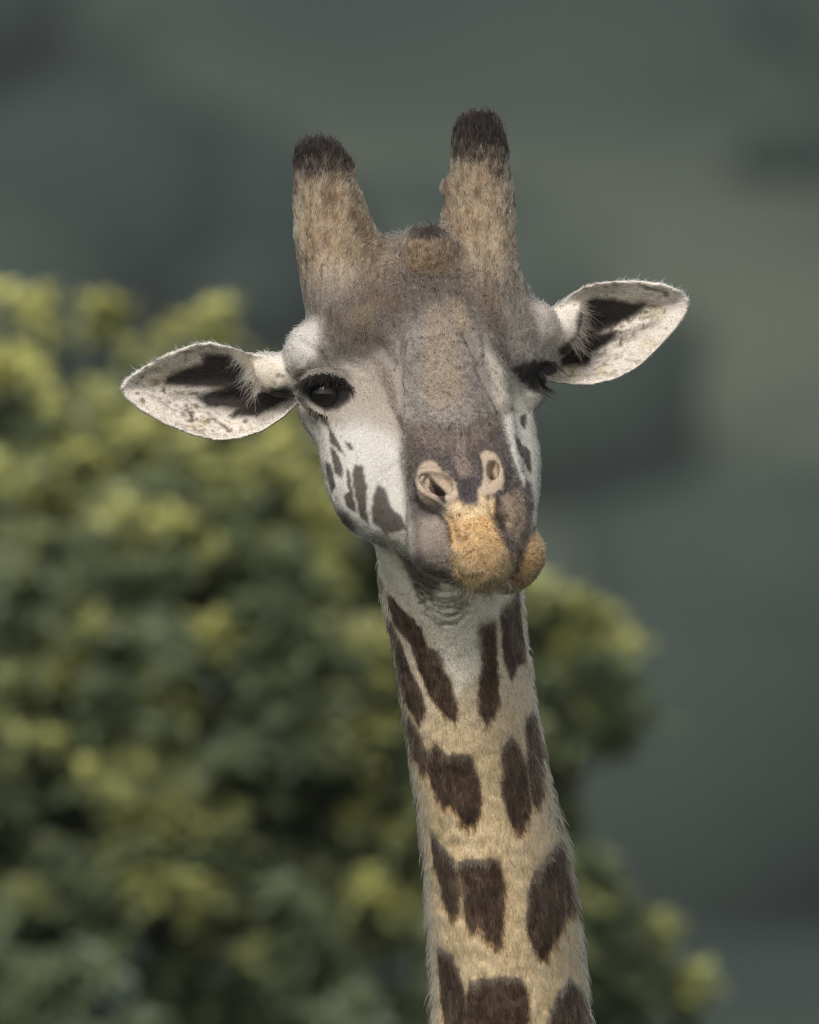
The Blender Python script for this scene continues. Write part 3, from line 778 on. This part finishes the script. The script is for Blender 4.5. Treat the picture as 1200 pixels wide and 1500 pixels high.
if FUR:
    facing = 0.22 + 0.78 * sst(-0.5, 0.0, GN[:, 2])
    wv = facing * np.choose(GP, [1.15, 0.85, 0.7, 1.2, 1.0, 1.0, 0.8, 0.8]) * np.where(GV[:, 1] > 1515, .1, 1)
    eye_clear = np.minimum(np.linalg.norm(GV - EYE_L, axis=1) - EYE_L_R, np.linalg.norm(GV - EYE_R, axis=1) - EYE_R_R)
    wv = wv * np.where(eye_clear < 3, 0, 1)
    nostril = np.minimum(poly_sd(GV[:, 0], GV[:, 1], z5((300, 345), (350, 370), (430, 470), (435, 545), (365, 520), (310, 440))), 99)
    wv = wv * np.where((nostril < 0) & hd_, 0.02, 1)
    NH = 270000
    P, N, vi = sample(wv, NH, 4)
    part = GP[vi]
    r = np.random.default_rng(77)
    C = coat(P, N, part, GA[vi])
    x, y = P[:, 0], P[:, 1]
    T = np.zeros((NH, 3)); L = np.full(NH, 7.0); lift = np.full(NH, .26); rad = np.full(NH, 1.0)
    hd2 = (part == 0)
    side = ((P - np.array(H(640, 560, -60))) @ L_) / 130.0
    T[hd2] = -F_ + np.outer(side[hd2], L_) * .9 - N_ * .2
    low_cheek = hd2 & (np.abs(side) > .75) & (y > 600)
    T[low_cheek] += np.array([0, 1.3, -.3])
    L[hd2] = 5.6 - 1.6 * sst(.35, .7, np.abs(side[hd2])) * sst(560, 620, y[hd2]); lift[hd2] = .36 - .12 * sst(.35, .7, np.abs(side[hd2])); rad[hd2] = .85
    tanlip = hd2 & (poly_sd(x, y, [(655, 745), (735, 735), (752, 820), (745, 870), (670, 868), (660, 820)]) < 0)
    cenl = np.array(H(704, 790, -60)); rad_dir = P - cenl
    T[tanlip] = rad_dir[tanlip] + np.array([0, 10, 0]); L[tanlip] = 6.5; lift[tanlip] = 1.0
    rimn = np.zeros(NH, bool)
    for q in (z5((225, 400), (235, 320), (290, 262), (350, 258), (400, 330), (500, 410), (505, 500), (440, 575), (330, 560), (255, 535)),
              z5((650, 215), (690, 192), (745, 212), (805, 300), (815, 400), (795, 450), (730, 480), (640, 480), (678, 380), (668, 270))):
        rm = hd2 & (poly_sd(x, y, q) < 2); L[rm] = 4.0; lift[rm] = .25; rimn |= rm
    for pts_, w_ in CREASES:
        cz = hd2 & (line_d(x, y, pts_) < w_ * 1.3); L[cz] *= .85; lift[cz] *= .7
    bump = hd2 & (y < 400) & (np.abs(x - 629) < 45)
    T[bump] = np.array([0, -1, -.2]); L[bump] = 5.6 + 3 * sst(400, 370, y[bump])
    nk = (part == 1) | (part == 2)
    th = neck_uv(P[:, 0], P[:, 1], P[:, 2])
    T[nk] = np.array([0.12, 1, -.2])
    T[nk, 0] += 0.25 * np.sin(th[nk])
    L[nk] = 8 + 7 * sst(920, 1200, y[nk]); lift[nk] = .22; rad[nk] = 1.2
    wr = (part == 2) | (nk & (y < 925) & (np.abs(x - 650) < 50)); L[wr] = 5
    ch = part == 3
    T[ch] = (P - np.array(H(745, 825, -120)))[ch] + np.array([4, 6, 0]); L[ch] = 5.5; lift[ch] = .8
    for p_, yt, cx0 in ((4, 250, 470), (5, 235, 703)):
        h = part == p_
        T[h] = np.array([0.0, -1, -.35]) ; L[h] = 13 - 8 * sst(340, 440, y[h]); lift[h] = .5 - .2 * sst(340, 440, y[h]); rad[h] = 1.12
        T[h, 0] += (x[h] - cx0) / 90.0 * sst(470, 360, y[h])
        tf = h & (y < yt); L[tf] = 17; lift[tf] = .5
    for p_, poly, tip in ((6, EAR_L, (175, 566)), (7, EAR_R, (1013, 440))):
        e_ = part == p_
        sgn = -1 if p_ == 6 else 1
        T[e_] = np.array([sgn * 1.0, 0.15 if p_ == 6 else -.3, 0])
        L[e_] = 4.5; lift[e_] = .3; rad[e_] = .65
        rd = -poly_sd(x, y, poly)
        top_rim = e_ & (rd < 8) & (N[:, 1] < -.2)
        T[top_rim] += np.array([0, -1.6, .2]); L[top_rim] = np.where(r.random(top_rim.sum()) < .12, 12, 4.5); lift[top_rim] = .6
    rimh = (np.abs(N[:, 2]) < .35) & (part < 3)
    rl = r.random(NH)
    lift[rimh] *= np.where(rl[rimh] < .12, 2.6, 1.1); L[rimh] *= np.where(rl[rimh] < .12, 1.8, 1.0); rad[rimh] *= np.where(rl[rimh] < .12, .55, 1)
    jit = r.normal(0, 1, (NH, 3))
    T = unit(T) + jit * np.where(nk, .18, .22)[:, None]
    # clumping: neighbours lean together
    cl = np.stack([fbm(P, 14, 101, 2), fbm(P, 14, 102, 2), fbm(P, 14, 103, 2)], 1) - .5
    T = T + cl * np.where(nk, .5, .9)[:, None]
    L = L * r.uniform(.55, 1.3, NH); lift = lift * r.uniform(.6, 1.4, NH)
    v = np.exp(r.normal(0, np.where(nk, .46, np.where(tanlip, .25, np.where(hd2, .46, .50))), NH))
    C = np.clip(C * v[:, None], 0.003, .92)
    lum = C.mean(1)
    gr = (vnoise(P, 3.2, 201) + vnoise(P, 5.0, 203) - 1.0) * 2.0        # grizzled grain: dark and pale hairs in small tufts
    horn = (part == 4) | (part == 5)
    ani = vnoise(np.stack([np.where(nk, th * 108, x) / 3.2, y / 20.0, P[:, 2] / 30.0], 1), 1.0, 207) + .6 * vnoise(np.stack([np.where(nk, th * 108, x) / 4.5, y / 26.0, P[:, 2] / 40.0], 1), 1.0, 209) - .8
    gr = np.where(nk | horn, .35 * gr + 1.9 * ani, gr)
    gs = np.where(hd2, 1.0, np.where(horn, 1.0, np.where(nk, .95, .25))) * np.where(tanlip, .2, 1) * np.where(lum > .5, .35, 1) * np.where(lum < .03, .5, 1)
    C = np.clip(C * np.exp(gs * gr)[:, None], .004, .9)
    bl = (hd2 | horn) & ~tanlip & (r.random(NH) < .10) & (lum < .5); C[bl] = C[bl] * .4
    tp = tanlip & (r.random(NH) < .045); C[tp] = lin(60, 42, 30)
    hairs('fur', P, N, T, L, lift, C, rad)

    # dark brushes on the horn tips
    for p_, yt in ((4, 246), (5, 228)):
        w2 = np.where(GP == p_, 1.0, 0.0) * sst(yt + 24, yt - 30, GV[:, 1])
        P, N, vi = sample(w2, 6000, 9 + p_)
        n = len(P); T = np.tile(np.array([0.0, -1, -.15]), (n, 1)) + r.normal(0, .26, (n, 3))
        hairs('horn_tuft', P, N, T, r.uniform(10, 24, n) * np.where(r.random(n) < .08, 1.5, 1), r.uniform(.1, .42, n), np.clip(lin(26, 20, 18) * np.exp(r.normal(0, .6, n))[:, None], .003, .5), np.full(n, .8))

    def strands(name, roots, tips, spread, n, c, rad, bow=(0, 0, 0), seed=1, lenj=.3):
        r = np.random.default_rng(seed)
        k = r.random(n) * (len(roots) - 1); i0 = np.minimum(k.astype(int), len(roots) - 2); t = (k - i0)[:, None]
        A = np.array(roots, float); B = np.array(tips, float)
        a = A[i0] * (1 - t) + A[i0 + 1] * t + r.normal(0, 1.2, (n, 3))
        b = B[i0] * (1 - t) + B[i0 + 1] * t + r.normal(0, spread, (n, 3))
        b = a + (b - a) * r.uniform(1 - lenj, 1 + lenj, (n, 1))
        npt = 5; tt = np.linspace(0, 1, npt)[None, :, None]
        pts = a[:, None] * (1 - tt) + b[:, None] * tt + np.array(bow)[None, None] * (4 * tt * (1 - tt))
        W = to_world(pts.reshape(-1, 3)).astype(f32) - np.array(root.location, f32)
        cu = bpy.data.hair_curves.new(name); cu.add_curves([npt] * n)
        cu.attributes['position'].data.foreach_set('vector', W.ravel())
        ra = cu.attributes.get('radius') or cu.attributes.new('radius', 'FLOAT', 'POINT')
        ra.data.foreach_set('value', (np.full((n, 1), rad) * np.linspace(1, .15, npt)[None]).astype(f32).ravel() * S)
        ca = cu.attributes.new('coat', 'FLOAT_COLOR', 'CURVE')
        c4 = np.ones((n, 4), f32); c4[:, :3] = np.clip(np.asarray(c) * np.exp(r.normal(0, .25, (n, 1))), .003, .9); ca.data.foreach_set('color', c4.ravel())
        cu.materials.append(mhair)
        o = bpy.data.objects.new(name, cu); col.objects.link(o); o.parent = root
        return o
    zl, zr = EYE_L[2], EYE_R[2]
    strands('eyelashes', [(444, 570, zl + 8), (458, 556, zl + 28), (478, 551, zl + 40), (502, 558, zl + 38), (515, 574, zl + 30)],
            [(424, 584, zl + 26), (440, 566, zl + 48), (470, 562, zl + 58), (505, 568, zl + 54), (522, 586, zl + 40)], 4, 170, lin(22, 19, 19), .8, (0, -5, 6), 3)
    strands('eyelashes', [(450, 590, zl + 10), (462, 604, zl + 26), (480, 610, zl + 30), (500, 606, zl + 32)],
            [(444, 602, zl + 22), (460, 617, zl + 34), (480, 622, zl + 38), (504, 616, zl + 40)], 4, 26, lin(24, 21, 20), .7, (0, 2, 4), 4)
    strands('eyelashes', [(756, 545, zr + 30), (770, 534, zr + 32), (790, 530, zr + 20), (806, 536, zr)],
            [(772, 560, zr + 56), (798, 556, zr + 50), (814, 548, zr + 36), (826, 544, zr + 10)], 6, 130, lin(20, 17, 17), .7, (0, -4, 4), 5)
    strands('eyelashes', [(774, 566, zr + 28), (788, 566, zr + 16), (796, 560, zr)],
            [(782, 582, zr + 40), (802, 584, zr + 26), (816, 574, zr)], 4, 60, lin(24, 21, 20), .7, (0, 2, 2), 6)
    # fringes that cross the ear openings
    strands('ear_fringe', [(354, 514, 4), (368, 530, 4), (376, 552, 8), (382, 572, 8)], [(338, 526, 0), (350, 552, 0), (358, 574, 2), (370, 590, 4)], 8, 150, lin(196, 184, 166), .5, (-4, 2, 4), 7)
    strands('ear_fringe', [(852, 438, -66), (850, 456, -62), (844, 478, -58), (834, 502, -58)], [(866, 450, -70), (868, 472, -70), (864, 498, -66), (854, 520, -62)], 8, 170, lin(190, 178, 160), .5, (4, 2, 4), 8)
    # sparse long bristles on chin and lips
    strands('whiskers', [H(672, 858, -50), H(700, 866, -50), H(740, 858, -90), H(784, 812, -100)], [H(664, 876, -30), H(704, 890, -30), H(752, 884, -80), H(806, 824, -90)], 6, 26, lin(150, 120, 90), .4, (0, 0, 0), 10)

# ------------------------------------------------------------------ ground and far hillside
def terrain_h(X, Y):
    P = np.stack([X, Y, np.zeros_like(X)], 1)
    ramp = -18 * sst(58, 130, Y) + sst(190, 760, Y) * 178
    return ramp + (fbm(P, 120, 301) - .5) * 26 * sst(150, 360, Y) + (fbm(P, 26, 311) - .5) * 7 * sst(130, 260, Y)
nx_, ny_ = 150, 210
gx = np.linspace(-1, 1, nx_); gx = np.sign(gx) * np.abs(gx) ** 2.2 * 900
gy = np.concatenate([np.linspace(-400, 60, 30), 60 + (np.linspace(0, 1, ny_ - 29)[1:]) ** 1.5 * 900])
XX, YY = np.meshgrid(gx, gy, indexing='ij'); XX, YY = XX.ravel(), YY.ravel()
ZZ = terrain_h(XX, YY)
ii = (np.arange(nx_ - 1)[:, None] * len(gy) + np.arange(len(gy) - 1)[None]).ravel()
tq = np.stack([ii, ii + len(gy), ii + len(gy) + 1, ii + 1], 1)
def veg_mat(name, ca, cb, cc, sc):
    m, nt, bs = mat_new(name)
    tc = nt.nodes.new('ShaderNodeTexCoord')
    n1 = nt.nodes.new('ShaderNodeTexNoise'); n1.inputs['Scale'].default_value = sc; n1.inputs['Detail'].default_value = 3
    n2 = nt.nodes.new('ShaderNodeTexNoise'); n2.inputs['Scale'].default_value = sc * 9; n2.inputs['Detail'].default_value = 3
    nt.links.new(tc.outputs['Object'], n1.inputs['Vector']); nt.links.new(tc.outputs['Object'], n2.inputs['Vector'])
    r1 = nt.nodes.new('ShaderNodeValToRGB'); nt.links.new(n1.outputs[0], r1.inputs[0])
    r1.color_ramp.elements[0].position = .36; r1.color_ramp.elements[0].color = (*ca, 1)
    r1.color_ramp.elements[1].position = .64; r1.color_ramp.elements[1].color = (*cb, 1)
    mx = nt.nodes.new('ShaderNodeMix'); mx.data_type = 'RGBA'
    mr = nt.nodes.new('ShaderNodeMapRange'); mr.inputs['From Min'].default_value = .52; mr.inputs['From Max'].default_value = .7
    nt.links.new(n2.outputs[0], mr.inputs[0]); nt.links.new(mr.outputs[0], mx.inputs['Factor'])
    nt.links.new(r1.outputs[0], mx.inputs['A']); mx.inputs['B'].default_value = (*cc, 1)
    nt.links.new(mx.outputs['Result'], bs.inputs['Base Color'])
    bs.inputs['Roughness'].default_value = 0.9; bs.inputs['Specular IOR Level'].default_value = 0.1
    return m
mhill = veg_mat('savanna_grass', (.016, .025, .024), (.070, .080, .056), (.022, .031, .027), 0.020)
ground = mesh_obj('ground', np.stack([XX, YY, ZZ], 1), tq, mhill)
tag(ground, kind='structure')

# bushes scattered over the far hillside, read as one mass
rr = np.random.default_rng(21)
def lump_cloud(n, seed):
    """low blobs: squashed, knobbly icosahedra merged into one mesh"""
    t = (1 + 5 ** .5) / 2
    iv = np.array([(-1, t, 0), (1, t, 0), (-1, -t, 0), (1, -t, 0), (0, -1, t), (0, 1, t), (0, -1, -t), (0, 1, -t), (t, 0, -1), (t, 0, 1), (-t, 0, -1), (-t, 0, 1)], float)
    iv /= np.linalg.norm(iv[0])
    fc = np.array([(0, 11, 5), (0, 5, 1), (0, 1, 7), (0, 7, 10), (0, 10, 11), (1, 5, 9), (5, 11, 4), (11, 10, 2), (10, 7, 6), (7, 1, 8), (3, 9, 4), (3, 4, 2), (3, 2, 6), (3, 6, 8), (3, 8, 9), (4, 9, 5), (2, 4, 11), (6, 2, 10), (8, 6, 7), (9, 8, 1)])
    r = np.random.default_rng(seed)
    Y = r.uniform(190, 900, n); X = r.uniform(-1, 1, n) * (Y * .10 + 25)
    den = fbm(np.stack([X, Y, 0 * X], 1), 60, 401)
    keep = r.random(n) < sst(.42, .62, den) + .10
    X, Y = X[keep], Y[keep]; k = len(X)
    rad = r.uniform(1.5, 5.5, k)
    Z = terrain_h(X, Y) + rad * .45
    V = iv[None] * (rad[:, None, None] * r.uniform(.7, 1.3, (k, 12, 1))) * np.array([1, 1, .8]) + np.stack([X, Y, Z], 1)[:, None]
    F = fc[None] + (np.arange(k) * 12)[:, None, None]
    return V.reshape(-1, 3), F.reshape(-1, 3)
V, F = lump_cloud(5200, 31)
mscrub = veg_mat('hill_scrub', (.018, .027, .024), (.034, .044, .034), (.026, .035, .030), 0.08)
o = mesh_obj('hillside_scrub', V, F, mscrub)
tag(o, 'dark scrub covering the far hillside behind the leafy bush', 'scrub', kind='stuff')

# ------------------------------------------------------------------ the leafy bush behind the giraffe
BY = 12.5; BK = S * (DIST + BY) / DIST
def bp3(px, py, dy=0.0): return np.array([(px - 600) * BK, BY + dy, ZC - (py - 750) * BK])
broot = empty('leafy_bush', (-0.6, BY + .3, 0.0))
tag(broot, 'large dense green bush with yellow green leaf tips behind the giraffe', 'bush')
LUMPS = [(60, 800, 312, 0), (-230, 930, 430, .1), (225, 758, 240, -.1), (330, 1010, 350, -.15), (530, 1085, 280, .1), (815, 955, 52, .1), (868, 1000, 26, 0), (878, 1050, 32, 0), (780, 1060, 60, .05),
         (745, 1205, 100, 0), (850, 1300, 40, -.05), (850, 1410, 95, -.1), (955, 1452, 36, 0), (700, 1420, 190, -.15), (500, 1500, 400, -.1), (140, 1420, 450, -.15), (-250, 1400, 480, 0), (300, 1900, 560, 0), (-200, 2000, 520, .1), (720, 1850, 380, 0)]
LC = np.array([bp3(a, b, d) for a, b, r, d in LUMPS]); LR = np.array([r * BK for a, b, r, d in LUMPS])
r = np.random.default_rng(14)
pts, dirs = [], []
for c, rad_, (px, py, rp_, dd) in zip(LC, LR, LUMPS):
    n = int(1500 * (rad_ / .5) ** 2) + 60
    v = r.normal(0, 1, (n, 3)); v /= np.linalg.norm(v, axis=1, keepdims=True)
    knob = fbm(c + v * rad_, .24, 511, 2)                       # boughs stand proud, hollows between them stay open
    inner = r.random(n) < .27
    sh = np.where(inner, .60 + .15 * r.random(n), 1.0 + .42 * (knob - .5) - .14 * r.random(n) ** 1.5)
    q = c + v * rad_ * sh[:, None] + r.normal(0, .03, (n, 3))
    ok_ = inner | (knob > .49 + .07 * r.random(n))
    depth = np.min((np.linalg.norm(q[:, None] - LC[None], axis=2) - LR[None]), 1)
    k = ok_ & ((depth > -.22) | inner & (depth > -.45)) & (q[:, 2] > .25) & ((v[:, 1] < .35) | (r.random(n) < .35))
    pts.append(q[k]); dirs.append(v[k])
pts = np.concatenate(pts); dirs = np.concatenate(dirs)
gap = fbm(pts, .36, 501, 2)
k = gap > .30 + .12 * r.random(len(pts)) * sst(4.4, 2.8, pts[:, 2])
pts, dirs = pts[k], dirs[k]
nC = len(pts)
# named bright shoots seen in the photograph, set on the bush's front
SHOOTS = [(40, 448, 40), (165, 445, 42), (275, 485, 45), (20, 520, 45), (215, 640, 50), (330, 790, 60), (210, 790, 70), (60, 720, 50), (480, 740, 45), (130, 950, 40), (245, 985, 42), (340, 935, 36),
          (450, 930, 40), (60, 870, 38), (330, 575, 35), (825, 880, 46), (890, 925, 34), (845, 960, 30), (150, 1120, 34), (20, 1020, 32), (280, 1170, 34), (200, 1210, 36), (545, 1040, 36),
          (910, 1050, 40), (965, 1355, 34), (1005, 1440, 32), (870, 1290, 34), (560, 950, 36), (230, 1290, 30), (300, 1290, 30), (100, 620, 44), (420, 650, 40), (560, 1290, 30), (520, 1180, 30)]
sp_, sd_, ss_ = [], [], []
for px, py, rp_ in SHOOTS:
    for q in range(int(rp_ / 6)):
        a, b = r.normal(0, rp_ * .62, 2)
        w = bp3(px + a, py + b, 0)
        # front of the crown along the view ray through that place
        dx2 = (w[0] - LC[:, 0]) ** 2 + (w[2] - LC[:, 2]) ** 2
        hit = LR ** 2 - dx2
        yf = np.min(np.where(hit > 0, LC[:, 1] - np.sqrt(np.maximum(hit, 0)), BY)) + .02
        sp_.append((w[0], yf, w[2])); sd_.append((r.normal(0, .3), -.5, .8))
pts = np.concatenate([pts, np.array(sp_)]); sd_ = np.array(sd_); dirs = np.concatenate([dirs, sd_ / np.linalg.norm(sd_, axis=1, keepdims=True)])
isS = np.arange(len(pts)) >= nC
up = np.array([0, 0, 1.0])
ax = dirs * .8 + up * .75 + r.normal(0, .25, dirs.shape); ax /= np.linalg.norm(ax, axis=1, keepdims=True)
NLF = 11
n = len(pts)
ref = np.where(np.abs(ax[:, 2:3]) > .9, np.array([[1., 0, 0]]), np.array([[0, 0, 1.]]))
e1 = np.cross(ax, ref); e1 /= np.linalg.norm(e1, axis=1, keepdims=True); e2 = np.cross(ax, e1)
VV, CC = [], []
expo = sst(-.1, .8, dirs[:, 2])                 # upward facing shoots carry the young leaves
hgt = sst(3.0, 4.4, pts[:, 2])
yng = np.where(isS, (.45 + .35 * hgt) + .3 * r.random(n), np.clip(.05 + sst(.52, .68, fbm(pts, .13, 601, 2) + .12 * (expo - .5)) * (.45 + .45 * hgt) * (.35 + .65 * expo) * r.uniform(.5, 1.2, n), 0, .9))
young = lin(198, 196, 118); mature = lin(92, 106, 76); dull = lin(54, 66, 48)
for j in range(NLF):
    ph = j * 2.399 + r.random(n) * .7
    el = np.where(j < 4, 0.95, np.where(j < 8, .45, -.05)) + r.normal(0, .15, n)       # inner leaves upright, outer ones spread
    out = np.cos(ph)[:, None] * e1 + np.sin(ph)[:, None] * e2
    dr = out * np.cos(el)[:, None] + ax * np.sin(el)[:, None]
    sd = np.cross(dr, ax); sd /= np.linalg.norm(sd, axis=1, keepdims=True) + 1e-9
    ln = (.055 + .026 * r.random(n)) * (0.8 if j < 4 else 1.05); wd = ln * (.17 + .05 * r.random(n))
    b0 = pts - ax * .02; m0 = b0 + dr * (ln * .5)[:, None]; t0 = b0 + dr * ln[:, None] - up * (ln * .18)[:, None]
    VV.append(np.stack([b0, m0 + sd * wd[:, None], t0, m0 - sd * wd[:, None] , m0 - ax * (wd * .35)[:, None]], 1))
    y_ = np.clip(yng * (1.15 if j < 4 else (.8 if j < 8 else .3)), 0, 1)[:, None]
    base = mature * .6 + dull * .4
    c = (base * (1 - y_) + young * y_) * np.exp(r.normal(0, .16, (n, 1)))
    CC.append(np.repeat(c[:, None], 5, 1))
VV = np.concatenate(VV).reshape(-1, 3); CC = np.concatenate(CC).reshape(-1, 3)
k = np.arange(len(VV) // 5)[:, None] * 5
FF = np.concatenate([k + np.array([[0, 1, 4]]), k + np.array([[1, 2, 4]]), k + np.array([[2, 3, 4]]), k + np.array([[3, 0, 4]])])
mleaf, nt, bs = mat_new('bush_leaves')
a = nt.nodes.new('ShaderNodeAttribute'); a.attribute_name = 'coat'
tr = nt.nodes.new('ShaderNodeBsdfTranslucent'); ms = nt.nodes.new('ShaderNodeMixShader'); ms.inputs[0].default_value = .22
nt.links.new(a.outputs['Color'], bs.inputs['Base Color']); nt.links.new(a.outputs['Color'], tr.inputs['Color'])
bs.inputs['Roughness'].default_value = .45; bs.inputs['Specular IOR Level'].default_value = .4
mo = [q for q in nt.nodes if q.type == 'OUTPUT_MATERIAL'][0]
nt.links.new(bs.outputs[0], ms.inputs[1]); nt.links.new(tr.outputs[0], ms.inputs[2]); nt.links.new(ms.outputs[0], mo.inputs['Surface'])
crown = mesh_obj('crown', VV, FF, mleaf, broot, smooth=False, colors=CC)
tag(crown, kind='stuff')
# trunk and limbs
mbark, nt, bs = mat_new('bush_bark')
nz = nt.nodes.new('ShaderNodeTexNoise'); nz.inputs['Scale'].default_value = 30
r1 = nt.nodes.new('ShaderNodeValToRGB'); r1.color_ramp.elements[0].color = (.03, .024, .018, 1); r1.color_ramp.elements[1].color = (.10, .08, .06, 1)
nt.links.new(nz.outputs[0], r1.inputs[0]); nt.links.new(r1.outputs[0], bs.inputs['Base Color']); bs.inputs['Roughness'].default_value = .9
def tube(path, rads, sides=7):
    path = np.array(path, float); vs, fs = [], []
    for i, (q, rd) in enumerate(zip(path, rads)):
        tn = path[min(i + 1, len(path) - 1)] - path[max(i - 1, 0)]; tn /= np.linalg.norm(tn)
        u = np.cross(tn, (0.3, 1, 0.1)); u /= np.linalg.norm(u); w = np.cross(tn, u)
        for s_ in range(sides):
            an = 2 * math.pi * s_ / sides; vs.append(q + (u * math.cos(an) + w * math.sin(an)) * rd)
    for i in range(len(path) - 1):
        for s_ in range(sides):
            a_ = i * sides + s_; b_ = i * sides + (s_ + 1) % sides
            fs.append((a_, b_, b_ + sides, a_ + sides))
    return np.array(vs), np.array(fs)
base0 = np.array(broot.location)
fork = base0 + np.array([.05, 0, .9])
tv, tf = tube([base0 + np.array([0, 0, -.1]), base0 + np.array([.02, 0, .4]), fork], [.26, .2, .18], 10)
mesh_obj('trunk', tv, tf, mbark, broot)
for c, rad_ in zip(LC, LR):
    mid = fork * .5 + c * .5 + r.normal(0, .08, 3)
    v_, f_ = tube([fork - np.array([0, 0, .05]), mid, c], [.075, .05, .015])
    mesh_obj('limb', v_, f_, mbark, broot)

# ------------------------------------------------------------------ the air: thin haze between the giraffe and the far hillside
hz = np.array([(x_, y_, z_) for x_ in (-950, 950) for y_ in (-430, 985) for z_ in (float(ZZ.min()) - 1.0, float(ZZ.max()) + 6.0)])
mh = bpy.data.materials.new('haze_air'); mh.use_nodes = True; nt = mh.node_tree; nt.nodes.clear()
ho = nt.nodes.new('ShaderNodeOutputMaterial'); pv = nt.nodes.new('ShaderNodeVolumePrincipled')
pv.inputs['Color'].default_value = (.80, .93, .90, 1); pv.inputs['Density'].default_value = 0.00032; pv.inputs['Anisotropy'].default_value = 0.1
nt.links.new(pv.outputs[0], ho.inputs['Volume'])
o = mesh_obj('haze', hz, np.array([(0, 1, 3, 2), (4, 6, 7, 5), (0, 4, 5, 1), (2, 3, 7, 6), (0, 2, 6, 4), (1, 5, 7, 3)]), mh, smooth=False)
tag(o, 'thin pale haze in front of the far hillside', 'haze', kind='stuff')
